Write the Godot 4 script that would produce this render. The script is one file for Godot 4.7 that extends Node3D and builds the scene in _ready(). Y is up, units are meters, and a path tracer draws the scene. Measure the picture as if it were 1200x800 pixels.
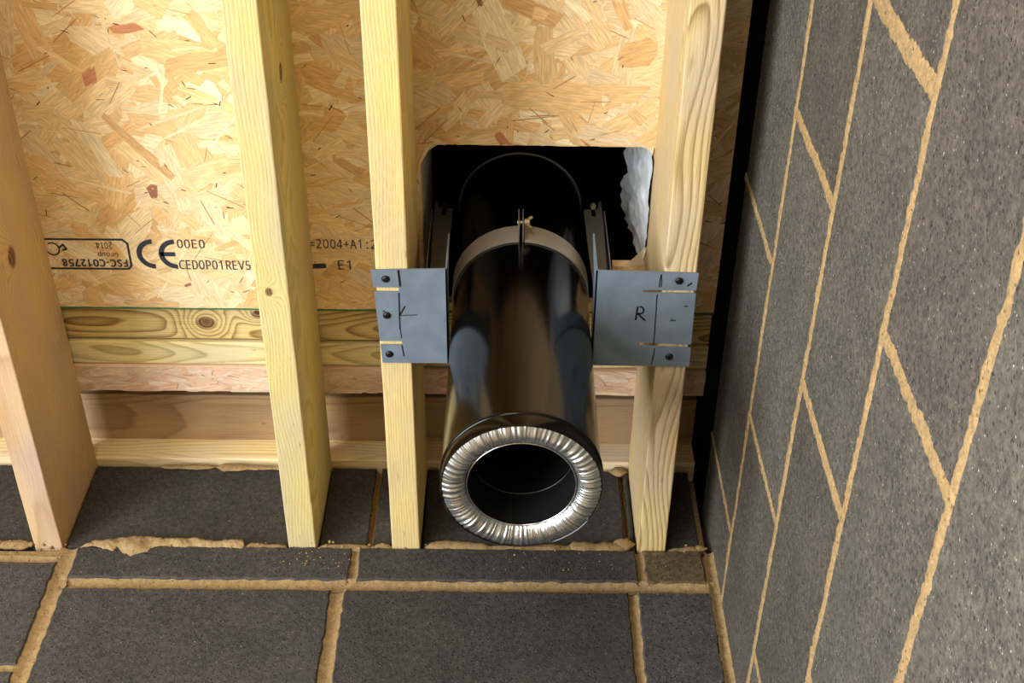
extends Node3D
# A twin-wall flue hanging through the hole in a flat roof: joists, strand board deck and two block walls, seen from below.
# Metres; y up; the camera's eye is the origin, -z runs along the joists to the front wall.

const FLOOR := -1.30
const JB := 1.490          # underside of the joists
const DECK := 1.700        # underside of the deck
const FRONT := -1.491      # face of the front wall
const RIGHT := 0.337       # face of the right wall
const LEFT := -2.10
const BACK := 2.60
const AX := Vector3(0.021, 0, -1.083)   # axis of the flue

var M := {}
var rng := RandomNumberGenerator.new()
var noise := FastNoiseLite.new()

func _ready() -> void:
	rng.seed = 71
	noise.seed = 5
	noise.frequency = 1.0
	noise.fractal_octaves = 3
	view_and_light()
	make_materials()
	room()
	front_wall()
	right_wall()
	deck()
	joists()
	battens()
	beam_fill()
	mortar_lumps()
	hole_lining()
	brackets()
	flue()
	pipe_clamp()

# ------------------------------------------------------------------ camera, sky, lights, exposure
func view_and_light() -> void:
	var cam := Camera3D.new()
	cam.name = "camera"
	cam.basis = Basis(Vector3.UP, deg_to_rad(-0.462)) * Basis(Vector3.RIGHT, deg_to_rad(54.058)) * Basis(Vector3.BACK, deg_to_rad(0.213))
	cam.fov = rad_to_deg(2.0 * atan(400.0 / 1517.4))
	cam.near = 0.02
	cam.far = 60.0
	add_child(cam)
	cam.current = true
	var e := Environment.new()
	e.background_mode = Environment.BG_SKY
	var sm := ProceduralSkyMaterial.new()
	sm.sky_top_color = Color(0.62, 0.72, 0.86)
	sm.sky_horizon_color = Color(0.86, 0.89, 0.93)
	sm.ground_bottom_color = Color(0.36, 0.34, 0.31)
	sm.ground_horizon_color = Color(0.6, 0.59, 0.57)
	sm.sky_energy_multiplier = 1.0
	var sky := Sky.new()
	sky.sky_material = sm
	e.sky = sky
	e.tonemap_mode = Environment.TONE_MAPPER_LINEAR
	e.tonemap_exposure = 1.1
	e.sdfgi_enabled = true
	e.ssao_enabled = true
	e.ssil_enabled = true
	var we := WorldEnvironment.new()
	we.name = "environment"
	we.environment = e
	add_child(we)
	# daylight through the wide garden opening on the left plus fill light from a doorway added behind the camera
	daylight("window_daylight", Vector3(LEFT + 0.06, -0.38, -0.10), Vector3(1, 0, 0), Vector2(2.3, 1.75), 18.5, Color(0.95, 0.97, 1.0))
	daylight("doorway_fill", Vector3(-0.95, -0.25, BACK - 0.06), Vector3(0, 0, -1), Vector2(1.3, 2.0), 6.5, Color(1.0, 0.96, 0.90))

func daylight(called: String, at: Vector3, dir: Vector3, size: Vector2, energy: float, col: Color) -> void:
	var l := AreaLight3D.new()
	l.name = called
	l.area_size = size
	l.light_energy = energy
	l.light_color = col
	l.area_range = 12.0
	l.area_attenuation = 2.0
	l.shadow_enabled = true
	l.position = at
	l.basis = Basis.looking_at(dir, Vector3.UP)
	add_child(l)

# ------------------------------------------------------------------ mesh helpers
func tool(flat := true) -> SurfaceTool:
	var st := SurfaceTool.new()
	st.begin(Mesh.PRIMITIVE_TRIANGLES)
	st.set_smooth_group(-1 if flat else 0)
	return st

func tri(st: SurfaceTool, a: Vector3, b: Vector3, c: Vector3, n: Vector3) -> void:
	if (b - a).cross(c - a).dot(n) > 0.0:   # front faces run clockwise
		st.add_vertex(a); st.add_vertex(c); st.add_vertex(b)
	else:
		st.add_vertex(a); st.add_vertex(b); st.add_vertex(c)

func quad(st: SurfaceTool, a: Vector3, b: Vector3, c: Vector3, d: Vector3, n: Vector3) -> void:
	tri(st, a, b, c, n)
	tri(st, a, c, d, n)

func box(st: SurfaceTool, lo: Vector3, hi: Vector3, bev := 0.0) -> void:
	# a box with chamfered edges
	var c := (lo + hi) / 2.0
	var h := (hi - lo) / 2.0
	var ax := [Vector3.RIGHT, Vector3.UP, Vector3.BACK]
	var e := Vector3(bev, bev, bev)
	for i in 3:
		for s in [-1.0, 1.0]:
			var n: Vector3 = ax[i] * s
			var u: Vector3 = ax[(i + 1) % 3]
			var v: Vector3 = ax[(i + 2) % 3]
			var hu: float = h[(i + 1) % 3] - bev
			var hv: float = h[(i + 2) % 3] - bev
			var o := c + n * h[i]
			quad(st, o - u * hu - v * hv, o + u * hu - v * hv, o + u * hu + v * hv, o - u * hu + v * hv, n)
	if bev <= 0.0:
		return
	for i in 3:
		var a: Vector3 = ax[i]
		var u: Vector3 = ax[(i + 1) % 3]
		var v: Vector3 = ax[(i + 2) % 3]
		var la: float = h[i] - bev
		for su in [-1.0, 1.0]:
			for sv in [-1.0, 1.0]:
				var p: Vector3 = c + u * su * h[(i + 1) % 3] + v * sv * (h[(i + 2) % 3] - bev)
				var q: Vector3 = c + u * su * (h[(i + 1) % 3] - bev) + v * sv * h[(i + 2) % 3]
				quad(st, p - a * la, p + a * la, q + a * la, q - a * la, u * su + v * sv)
	for sx in [-1.0, 1.0]:
		for sy in [-1.0, 1.0]:
			for sz in [-1.0, 1.0]:
				var s := Vector3(sx, sy, sz)
				tri(st, c + s * (h - Vector3(0, bev, bev)), c + s * (h - Vector3(bev, 0, bev)), c + s * (h - Vector3(bev, bev, 0)), s)

func prism(st: SurfaceTool, poly: PackedVector2Array, o: Vector3, u: Vector3, v: Vector3, depth: Vector3) -> void:
	# a flat outline in the plane of u and v, thickened by depth
	var idx := Geometry2D.triangulate_polygon(poly)
	var n := depth.normalized()
	for k in range(0, idx.size(), 3):
		var a := o + u * poly[idx[k]].x + v * poly[idx[k]].y
		var b := o + u * poly[idx[k + 1]].x + v * poly[idx[k + 1]].y
		var c := o + u * poly[idx[k + 2]].x + v * poly[idx[k + 2]].y
		tri(st, a, b, c, -n)
		tri(st, a + depth, b + depth, c + depth, n)
	var turn := -1.0 if Geometry2D.is_polygon_clockwise(poly) else 1.0
	for k in poly.size():
		var p := poly[k]
		var q := poly[(k + 1) % poly.size()]
		var a := o + u * p.x + v * p.y
		var b := o + u * q.x + v * q.y
		var out: Vector3 = (u * (q.y - p.y) - v * (q.x - p.x)) * turn
		quad(st, a, b, b + depth, a + depth, out)

func grid(st: SurfaceTool, rows: Array, n: Vector3) -> void:
	for i in rows.size() - 1:
		var a: PackedVector3Array = rows[i]
		var b: PackedVector3Array = rows[i + 1]
		for j in a.size() - 1:
			quad(st, a[j], a[j + 1], b[j + 1], b[j], n)

func lathe(st: SurfaceTool, prof: PackedVector2Array, at: Vector3, segs: int) -> void:
	# turned about the upright axis through at; prof holds (radius, height); normals point to the left of the profile's run
	var seg_n := PackedVector2Array()
	for k in prof.size() - 1:
		var d := (prof[k + 1] - prof[k]).normalized()
		seg_n.append(Vector2(d.y, -d.x))
	for k in prof.size() - 1:
		var n0 := seg_n[k]
		var n1 := seg_n[k]
		if k > 0 and seg_n[k - 1].dot(seg_n[k]) > 0.8:
			n0 = (seg_n[k - 1] + seg_n[k]).normalized()
		if k < prof.size() - 2 and seg_n[k + 1].dot(seg_n[k]) > 0.8:
			n1 = (seg_n[k + 1] + seg_n[k]).normalized()
		for s in segs:
			var a0 := TAU * s / segs
			var a1 := TAU * (s + 1) / segs
			var v := []
			for c in [[k, a0, n0], [k, a1, n0], [k + 1, a1, n1], [k + 1, a0, n1]]:
				var p: Vector2 = prof[c[0]]
				var nn: Vector2 = c[2]
				v.append([at + Vector3(p.x * cos(c[1]), p.y, p.x * sin(c[1])), Vector3(nn.x * cos(c[1]), nn.y, nn.x * sin(c[1]))])
			var facing: Vector3 = v[0][1] + v[2][1]
			for t in [[0, 1, 2], [0, 2, 3]]:
				var A: Vector3 = v[t[0]][0]
				var B: Vector3 = v[t[1]][0]
				var C: Vector3 = v[t[2]][0]
				var order: Array = t if (B - A).cross(C - A).dot(facing) <= 0.0 else [t[0], t[2], t[1]]
				for q in order:
					st.set_normal(v[q][1])
					st.add_vertex(v[q][0])

func thing(called: String, at: Vector3, label: String, category: String, group := "", kind := "") -> Node3D:
	var o := Node3D.new()
	o.name = called
	add_child(o, true)
	o.position = at
	meta(o, label, category, group, kind)
	return o

func meta(o: Node, label: String, category: String, group := "", kind := "") -> void:
	o.set_meta("label", label)
	o.set_meta("category", category)
	if group: o.set_meta("group", group)
	if kind: o.set_meta("kind", kind)

func part(called: String, st, mat: Material, root: Node3D, normals := true) -> MeshInstance3D:
	# one mesh, written in scene coordinates, as a child of root
	var mi := MeshInstance3D.new()
	mi.name = called
	if st is SurfaceTool:
		if normals: st.generate_normals()
		mi.mesh = st.commit()
	else:
		mi.mesh = st
	mi.material_override = mat
	mi.cast_shadow = GeometryInstance3D.SHADOW_CASTING_SETTING_ON
	root.add_child(mi, true)
	var off := Vector3.ZERO
	var p: Node = root
	while p is Node3D and p != self:
		off += p.position
		p = p.get_parent()
	mi.position = -off
	return mi

# ------------------------------------------------------------------ materials
func std(col: Color, rough: float, metal := 0.0) -> StandardMaterial3D:
	var m := StandardMaterial3D.new()
	m.albedo_color = col
	m.roughness = rough
	m.metallic = metal
	return m

func tripl(m: StandardMaterial3D, size: float) -> StandardMaterial3D:
	m.uv1_triplanar = true
	m.uv1_world_triplanar = true
	m.uv1_scale = Vector3.ONE / size
	return m

func noise_bytes(n: int, freq: float, oct: int, seed_: int) -> PackedByteArray:
	var f := FastNoiseLite.new()
	f.seed = seed_
	f.frequency = freq
	f.fractal_octaves = oct
	return f.get_seamless_image(n, n).get_data()

func stone_maps(n: int, seed_: int, base: Color, vary: float, pits: int, sparks: int, spark: Color, pit: Color) -> Array:
	# a granular colour map and its relief
	var big := noise_bytes(n, 0.006, 4, seed_)
	var fine := noise_bytes(n, 0.16, 3, seed_ + 1)
	var mid := noise_bytes(n, 0.05, 2, seed_ + 2)
	var col := PackedByteArray()
	col.resize(n * n * 3)
	var hgt := PackedByteArray()
	hgt.resize(n * n)
	var lr := PackedByteArray(); lr.resize(768)
	var lg := PackedByteArray(); lg.resize(768)
	var lb := PackedByteArray(); lb.resize(768)
	for k in 768:
		var t := 1.0 + vary * (k / 768.0 - 0.5) * 2.0
		lr[k] = int(clampf(base.r * t, 0, 1) * 255)
		lg[k] = int(clampf(base.g * t, 0, 1) * 255)
		lb[k] = int(clampf(base.b * t, 0, 1) * 255)
	var i3 := 0
	for i in n * n:
		var k: int = (big[i] >> 1) + 64 + fine[i] + mid[i]
		col[i3] = lr[k]; col[i3 + 1] = lg[k]; col[i3 + 2] = lb[k]
		i3 += 3
		hgt[i] = 60 + (fine[i] >> 1) + (mid[i] >> 2)
	var r := RandomNumberGenerator.new()
	r.seed = seed_ * 13 + 1
	for q in pits + sparks:
		var is_pit: bool = q < pits
		var rad := r.randf_range(0.6, 2.6) if is_pit else r.randf_range(0.4, 1.5)
		var cx := r.randi_range(3, n - 4)
		var cy := r.randi_range(3, n - 4)
		var c: Color = pit if is_pit else spark
		var a := r.randf_range(0.35, 1.0)
		var el := r.randf_range(0.6, 1.4)
		for dy in range(-3, 4):
			for dx in range(-3, 4):
				if dx * dx * el + dy * dy / el <= rad * rad:
					var id := (cy + dy) * n + cx + dx
					col[id * 3] = int(lerpf(col[id * 3], c.r * 255, a))
					col[id * 3 + 1] = int(lerpf(col[id * 3 + 1], c.g * 255, a))
					col[id * 3 + 2] = int(lerpf(col[id * 3 + 2], c.b * 255, a))
					hgt[id] = 20 if is_pit else 230
	var img := Image.create_from_data(n, n, false, Image.FORMAT_RGB8, col)
	img.generate_mipmaps()
	var him := Image.create_from_data(n, n, false, Image.FORMAT_L8, hgt)
	return [ImageTexture.create_from_image(img), ImageTexture.create_from_image(him)]

func relief(m: StandardMaterial3D, tex: Texture2D, cm: float) -> void:
	m.heightmap_enabled = true
	m.heightmap_texture = tex
	m.heightmap_scale = cm

# Timber: growth rings about a pith line, wrapped round side - underside - side, so that figure meets at the arrises.
func wood(called: String, side: float, under: float, length: float, pith: Vector2, drift: Vector2, ring: float, light: Color, dark: Color, contrast: float, seed_: int, knots: Array, w: int, h: int, stain := 0.0) -> void:
	var f := FastNoiseLite.new()
	f.seed = seed_
	f.frequency = 1.0
	f.fractal_octaves = 2
	var g := FastNoiseLite.new()
	g.seed = seed_ + 9
	g.frequency = 1.0
	g.fractal_octaves = 1
	var per := 2.0 * side + under
	var col := PackedByteArray(); col.resize(w * h * 3)
	var hgt := PackedByteArray(); hgt.resize(w * h)
	var px := PackedFloat32Array(); px.resize(w)
	var py := PackedFloat32Array(); py.resize(w)
	for i in w:
		var s := (i + 0.5) / w * per
		if s < side: px[i] = -under / 2; py[i] = side - s
		elif s < side + under: px[i] = s - side - under / 2; py[i] = 0.0
		else: px[i] = under / 2; py[i] = s - side - under
	var o := 0
	for j in h:
		var z := (j + 0.5) / h * length
		var cx := pith.x + drift.x * z + 0.012 * g.get_noise_2d(z * 3.0, 4.0)
		var cy := pith.y + drift.y * z + 0.012 * g.get_noise_2d(z * 3.0, 54.0)
		for i in w:
			var x := px[i]
			var y := py[i]
			var s := (i + 0.5) / w * per
			var kn := 0.0
			var bend := 0.0
			for k in knots:
				var dz: float = (z - k.y) / 1.35
				var ds: float = s - k.x
				var d2: float = (dz * dz + ds * ds) / (k.z * k.z)
				if d2 < 40.0:
					bend += 3.4 * k.z * exp(-d2 * 0.16)
					if d2 < 1.6: kn = maxf(kn, clampf(1.7 - d2 * 1.2, 0.0, 1.0))
			var r := sqrt((x - cx) * (x - cx) + (y - cy) * (y - cy)) + 0.0022 * f.get_noise_2d(s * 22.0, z * 3.2) + bend
			var t := r / ring
			t -= floorf(t)
			var late := t * t * t if t < 0.9 else (1.0 - t) * 7.3
			var fib := g.get_noise_2d(s * 900.0, z * 14.0)
			var blot := f.get_noise_2d(s * 9.0 + 30.0, z * 4.0)
			var m := clampf(late * contrast + fib * 0.26 + 0.09 + blot * stain, 0.0, 1.0)
			var v := 1.0 + 0.12 * blot + 0.05 * fib
			var cr := lerpf(light.r, dark.r, m) * v
			var cg := lerpf(light.g, dark.g, m) * v
			var cb := lerpf(light.b, dark.b, m) * v * (1.0 - 0.1 * blot)
			if kn > 0.0:
				var q := kn * (0.75 + 0.25 * sin(r / ring * 9.0))
				cr = lerpf(cr, 0.36, q); cg = lerpf(cg, 0.22, q); cb = lerpf(cb, 0.15, q)
			col[o * 3] = int(clampf(cr, 0, 1) * 255)
			col[o * 3 + 1] = int(clampf(cg, 0, 1) * 255)
			col[o * 3 + 2] = int(clampf(cb, 0, 1) * 255)
			hgt[o] = int(clampf(0.6 - 0.35 * late + 0.35 * fib, 0, 1) * 255)
			o += 1
	var rr := RandomNumberGenerator.new()
	rr.seed = seed_ * 7
	for q in int(w * h / 2200.0):
		# short dark resin streaks, scuffs and site dirt
		var cx2 := rr.randi_range(2, w - 3)
		var cy2 := rr.randi_range(12, h - 13)
		var ln := rr.randi_range(1, 9)
		var wd := 1 if rr.randf() < 0.85 else 3
		var al := rr.randf_range(0.08, 0.34) if rr.randf() < 0.92 else rr.randf_range(0.4, 0.65)
		if wd == 3: ln = mini(ln, 4)
		for dy in range(-ln, ln + 1):
			for dx in range(0, wd):
				var id := ((cy2 + dy) * w + mini(cx2 + dx, w - 1)) * 3
				var fade := al * (1.0 - absf(dy) / (ln + 1.0))
				col[id] = int(lerpf(col[id], 92.0, fade))
				col[id + 1] = int(lerpf(col[id + 1], 70.0, fade))
				col[id + 2] = int(lerpf(col[id + 2], 44.0, fade))
	var m := std(Color.WHITE, 0.72)
	m.albedo_texture = ImageTexture.create_from_image(Image.create_from_data(w, h, false, Image.FORMAT_RGB8, col))
	m.metallic_specular = 0.3
	relief(m, ImageTexture.create_from_image(Image.create_from_data(w, h, false, Image.FORMAT_L8, hgt)), 0.05)
	M[called] = m

func make_materials() -> void:
	var s := stone_maps(1024, 3, Color(0.315, 0.305, 0.280), 0.72, 6500, 2100, Color(0.78, 0.77, 0.74), Color(0.13, 0.125, 0.12))
	for k in 4:
		var tone: float = [1.0, 0.93, 1.05, 0.97][k]
		var tint := [Color(1, 1, 1), Color(1, 0.99, 0.97), Color(1, 1, 1), Color(1, 0.985, 0.985)][k] as Color
		var m := tripl(std(Color(tint.r * tone * 0.95, tint.g * tone * 0.93, tint.b * tone * 0.885).clamp(), 0.78), 0.62)
		m.albedo_texture = s[0]
		m.uv1_offset = Vector3(0.31 * k, 0.17 * k, 0.43 * k)
		relief(m, s[1], 0.12)
		m.metallic_specular = 0.5
		M["block_%d" % k] = m
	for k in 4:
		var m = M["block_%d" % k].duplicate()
		m.albedo_color = m.albedo_color * Color(0.80, 0.805, 0.86)  # same blocks as the side wall, toned down to carry this wall's shade
		M["front_shaded_block_%d" % k] = m
	var d := tripl(std(Color(0.70, 0.68, 0.67), 0.85), 0.62)
	d.albedo_texture = s[0]
	relief(d, s[1], 0.06)
	M["block_smooth"] = d
	var b := tripl(std(Color(1.0, 0.86, 0.62), 0.9), 0.62)
	b.albedo_texture = s[0]
	relief(b, s[1], 0.05)
	M["block_smeared"] = b
	var t := stone_maps(512, 40, Color(0.62, 0.525, 0.375), 0.36, 500, 600, Color(0.86, 0.74, 0.52), Color(0.36, 0.27, 0.16))
	var mo := tripl(std(Color.WHITE, 0.95), 0.30)
	mo.albedo_texture = t[0]
	relief(mo, t[1], 0.09)
	mo.metallic_specular = 0.2
	M.mortar = mo
	var mo2 := mo.duplicate()
	mo.albedo_color = Color(0.95, 0.94, 0.92)
	M.mortar_pale = mo2
	var mo3 := mo.duplicate()
	mo3.albedo_color = Color(0.74, 0.66, 0.55)  # darkened for dirt and for the shade in these recessed joints
	M.mortar_dirty_shaded = mo3
	# timbers
	wood("joist_pink", 0.205, 0.044, 1.5, Vector2(0.01, 0.16), Vector2(0.02, 0.03), 0.0075, Color(0.80, 0.69, 0.55), Color(0.62, 0.48, 0.35), 0.5, 11, [Vector3(0.33, 0.62, 0.012), Vector3(0.39, 0.95, 0.010), Vector3(0.30, 1.1, 0.008), Vector3(0.228, 1.27, 0.006)], 480, 960, 0.25)
	wood("joist_green", 0.205, 0.044, 1.5, Vector2(-0.13, 0.04), Vector2(-0.012, 0.02), 0.0046, Color(0.84, 0.78, 0.57), Color(0.62, 0.53, 0.33), 0.55, 23, [Vector3(0.235, 1.2, 0.006), Vector3(0.35, 0.9, 0.010), Vector3(0.222, 0.62, 0.005)], 480, 960, 0.25)
	wood("joist_yellow", 0.205, 0.044, 1.5, Vector2(-0.09, 0.03), Vector2(0.01, 0.0), 0.0040, Color(0.87, 0.79, 0.56), Color(0.66, 0.54, 0.32), 0.6, 37, [Vector3(0.22, 1.34, 0.005), Vector3(0.1, 0.8, 0.012)], 480, 960, 0.2)
	wood("joist_cream", 0.205, 0.044, 1.5, Vector2(-0.032, 0.026), Vector2(0.02, 0.006), 0.0062, Color(0.85, 0.76, 0.58), Color(0.54, 0.44, 0.27), 1.0, 41, [Vector3(0.244, 1.22, 0.007), Vector3(0.222, 0.62, 0.004)], 480, 960, 0.25)
	wood("batten_knotty", 0.04, 0.06, 1.6, Vector2(0.012, 0.055), Vector2(-0.02, -0.022), 0.0058, Color(0.88, 0.79, 0.55), Color(0.46, 0.35, 0.18), 0.95, 53, [Vector3(0.073, 0.765, 0.011), Vector3(0.090, 0.850, 0.007)], 160, 1280, 0.3)
	wood("batten_pale", 0.04, 0.046, 1.6, Vector2(0.02, 0.03), Vector2(-0.02, 0.012), 0.005, Color(0.92, 0.86, 0.64), Color(0.58, 0.51, 0.29), 0.75, 59, [Vector3(0.075, 1.10, 0.008)], 140, 1280, 0.2)
	wood("plate_cream", 0.05, 0.12, 1.6, Vector2(0.0, 0.09), Vector2(0.01, 0.01), 0.009, Color(0.96, 0.88, 0.69), Color(0.70, 0.57, 0.37), 0.6, 67, [Vector3(0.02, 0.955, 0.007), Vector3(0.012, 1.0, 0.006)], 200, 1280, 0.3)
	wood("plank_brown", 0.05, 0.12, 1.6, Vector2(0.03, 0.12), Vector2(0.01, 0.01), 0.010, Color(0.70, 0.58, 0.43), Color(0.46, 0.36, 0.25), 0.6, 73, [], 200, 1280, 0.35)
	# strand board
	var base := tripl(std(Color(0.90, 0.74, 0.52), 0.8), 0.3)
	M.board = base
	var gw := 64
	var gh := 256
	var gb := PackedByteArray(); gb.resize(gw * gh)
	for j in gh:
		for i in gw:
			gb[j * gw + i] = int(clampf(0.93 + 0.14 * noise.get_noise_2d(i * 0.33, j * 0.02) + 0.05 * noise.get_noise_2d(i * 1.3, j * 0.05 + 40.0), 0, 1) * 255)
	var gt := ImageTexture.create_from_image(Image.create_from_data(gw, gh, false, Image.FORMAT_L8, gb))
	var st := std(Color.WHITE, 0.62)
	st.vertex_color_use_as_albedo = true
	st.albedo_texture = gt
	st.metallic_specular = 0.35
	relief(st, gt, 0.05)
	M.strand = st
	M.board_edge = std(Color(0.86, 0.73, 0.62), 0.85)
	M.edge_paint = std(Color(0.22, 0.42, 0.27), 0.7)
	M.ink = std(Color(0.16, 0.175, 0.23), 0.75)
	M.marker = std(Color(0.025, 0.025, 0.035), 0.5)
	# metals
	var g := tripl(std(Color(0.47, 0.525, 0.565), 0.5, 0.15), 0.25)
	var zn := FastNoiseLite.new(); zn.seed = 8; zn.frequency = 0.02; zn.noise_type = FastNoiseLite.TYPE_SIMPLEX_SMOOTH; zn.fractal_octaves = 4
	var zt := NoiseTexture2D.new(); zt.width = 256; zt.height = 256; zt.seamless = true; zt.noise = zn
	var zr := Gradient.new(); zr.set_color(0, Color(0.86, 0.87, 0.88)); zr.set_color(1, Color(1, 1, 1)); zt.color_ramp = zr
	g.albedo_texture = zt
	M.galvanised = g
	M.strap = std(Color(0.29, 0.275, 0.24), 0.5, 0.2)
	M.band = std(Color(0.68, 0.65, 0.59), 0.36, 0.5)
	M.tab = std(Color(0.80, 0.79, 0.76), 0.3, 0.9)
	M.zinc = std(Color(0.70, 0.68, 0.60), 0.35, 0.8)
	var en := std(Color(0.006, 0.006, 0.007), 0.16)
	en.metallic_specular = 0.45
	M.enamel = en
	M.shaded_inside = std(Color(0.02, 0.02, 0.022), 0.5)  # steel liner coloured near black for the darkness up the pipe
	M.bead_inside = std(Color(0.05, 0.055, 0.065), 0.3, 0.3)
	M.foil = std(Color(0.74, 0.76, 0.755), 0.27, 0.95)
	M.rim = std(Color(0.75, 0.75, 0.76), 0.18, 1.0)
	M.screw = std(Color(0.03, 0.032, 0.036), 0.4, 0.2)
	M.lining = std(Color(0.88, 0.90, 0.90), 0.45, 0.1)
	M.lining_dull = std(Color(0.76, 0.73, 0.67), 0.6)
	M.seam_glint = std(Color(0.42, 0.42, 0.43), 0.4, 0.3)  # grey painted for the light that the enamel joint reflects
	M.unlit_void = std(Color(0.012, 0.012, 0.012), 0.95)  # near black standing for unlit space
	M.screed = tripl(std(Color(0.56, 0.53, 0.48), 0.85), 1.0)
	M.plaster = std(Color(0.50, 0.48, 0.45), 0.9)
	M.frame = std(Color(0.16, 0.17, 0.18), 0.5)

# ------------------------------------------------------------------ the room
func room() -> void:
	var f := thing("floor", Vector3(-1.2, FLOOR, 0.5), "pale concrete floor slab below the open roof", "floor", "", "structure")
	var st := tool()
	box(st, Vector3(LEFT - 0.3, FLOOR - 0.15, FRONT - 0.3), Vector3(RIGHT + 0.2, FLOOR, BACK + 0.3))
	part("slab", st, M.screed, f)
	var b := thing("wall_back", Vector3(-1.2, FLOOR, BACK), "plain rear wall with a doorway added for fill light behind the viewer", "wall", "", "structure")
	st = tool()
	box(st, Vector3(LEFT, FLOOR, BACK), Vector3(-1.6, DECK, BACK + 0.1))
	box(st, Vector3(-0.3, FLOOR, BACK), Vector3(RIGHT, DECK, BACK + 0.1))
	box(st, Vector3(-1.6, 0.80, BACK), Vector3(-0.3, DECK, BACK + 0.1))
	part("panel", st, M.plaster, b)
	var l := thing("wall_left", Vector3(LEFT, FLOOR, 0.5), "plain left wall with a wide garden opening", "wall", "", "structure")
	st = tool()
	box(st, Vector3(LEFT - 0.1, FLOOR, FRONT - 0.1), Vector3(LEFT, DECK, -1.35))
	box(st, Vector3(LEFT - 0.1, FLOOR, 1.15), Vector3(LEFT, DECK, BACK + 0.1))
	box(st, Vector3(LEFT - 0.1, 0.56, -1.35), Vector3(LEFT, DECK, 1.15))
	part("panel", st, M.plaster, l)
	var w := thing("window_1", Vector3(LEFT, FLOOR, -0.1), "wide garden opening with a dark frame in left wall", "window", "", "structure")
	st = tool()
	for z in [[-1.35, -1.29], [1.09, 1.15]]:
		box(st, Vector3(LEFT - 0.08, FLOOR, z[0]), Vector3(LEFT - 0.02, 0.56, z[1]), 0.004)
	box(st, Vector3(LEFT - 0.08, 0.50, -1.29), Vector3(LEFT - 0.02, 0.56, 1.09), 0.004)
	part("window_frame", st, M.frame, w)
	# black boxing added to keep light out above the deck and right wall
	var c := thing("ceiling", Vector3(-1.2, 1.80, 0.5), "roof covering above the boarded deck, painted black for the unlit space there", "roof", "", "structure")
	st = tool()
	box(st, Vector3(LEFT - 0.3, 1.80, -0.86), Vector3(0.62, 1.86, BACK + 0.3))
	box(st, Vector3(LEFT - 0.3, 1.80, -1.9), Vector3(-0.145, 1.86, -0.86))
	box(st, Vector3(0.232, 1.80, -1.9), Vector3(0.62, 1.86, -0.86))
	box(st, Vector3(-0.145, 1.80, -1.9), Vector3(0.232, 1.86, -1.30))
	part("covering", st, M.unlit_void, c)
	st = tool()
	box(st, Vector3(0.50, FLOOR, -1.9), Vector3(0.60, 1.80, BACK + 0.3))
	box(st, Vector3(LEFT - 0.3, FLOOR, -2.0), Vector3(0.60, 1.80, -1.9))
	part("added_dark_leaf", st, M.unlit_void, c)
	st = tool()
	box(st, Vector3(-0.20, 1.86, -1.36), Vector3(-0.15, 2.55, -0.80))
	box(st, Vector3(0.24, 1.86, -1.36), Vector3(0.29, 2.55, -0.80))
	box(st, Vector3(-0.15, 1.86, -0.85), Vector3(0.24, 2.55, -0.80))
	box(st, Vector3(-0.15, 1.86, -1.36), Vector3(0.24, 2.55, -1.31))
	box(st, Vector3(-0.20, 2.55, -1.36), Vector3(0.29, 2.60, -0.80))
	part("added_dark_box", st, M.unlit_void, c)

# A concrete block with a ragged arris: face at depth 0 in the plane of u (along) and v (up), body going back by d along -n.
func block_mesh(lo: Vector2, hi: Vector2, o: Vector3, u: Vector3, v: Vector3, n: Vector3, d: float, rag: float, seed_: int) -> SurfaceTool:
	var st := tool()
	var ring := PackedVector2Array()
	var step := 0.010
	var cor := [lo, Vector2(hi.x, lo.y), hi, Vector2(lo.x, hi.y)]
	for k in 4:
		var a: Vector2 = cor[k]
		var b: Vector2 = cor[(k + 1) % 4]
		var m := maxi(2, int(a.distance_to(b) / step))
		for i in m:
			ring.append(a.lerp(b, float(i) / m))
	var c := (lo + hi) / 2.0
	var face := PackedVector3Array()
	var edge := PackedVector3Array()
	var back := PackedVector3Array()
	for i in ring.size():
		var p := ring[i]
		var q := p + Vector2(noise.get_noise_3d(p.x * 70, p.y * 70, seed_ * 3.7), noise.get_noise_3d(p.x * 70, p.y * 70, seed_ * 3.7 + 50)) * rag * 2.0
		var inn := q + Vector2(signf(c.x - p.x) * 0.0022 if absf(absf(p.x - c.x) - (hi.x - c.x)) < 0.001 else 0.0, signf(c.y - p.y) * 0.0022 if absf(absf(p.y - c.y) - (hi.y - c.y)) < 0.001 else 0.0)
		face.append(o + u * inn.x + v * inn.y)
		edge.append(o + u * q.x + v * q.y - n * 0.0022)
		back.append(o + u * q.x + v * q.y - n * d)
	var mid := o + u * c.x + v * c.y
	for i in ring.size():
		var j := (i + 1) % ring.size()
		var out := (face[i] - mid)
		tri(st, mid, face[i], face[j], n)
		quad(st, face[i], face[j], edge[j], edge[i], n + out.normalized() * 0.5)
		quad(st, edge[i], edge[j], back[j], back[i], out - n * out.dot(n))
		tri(st, mid - n * d, back[i], back[j], -n)
	return st

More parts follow.
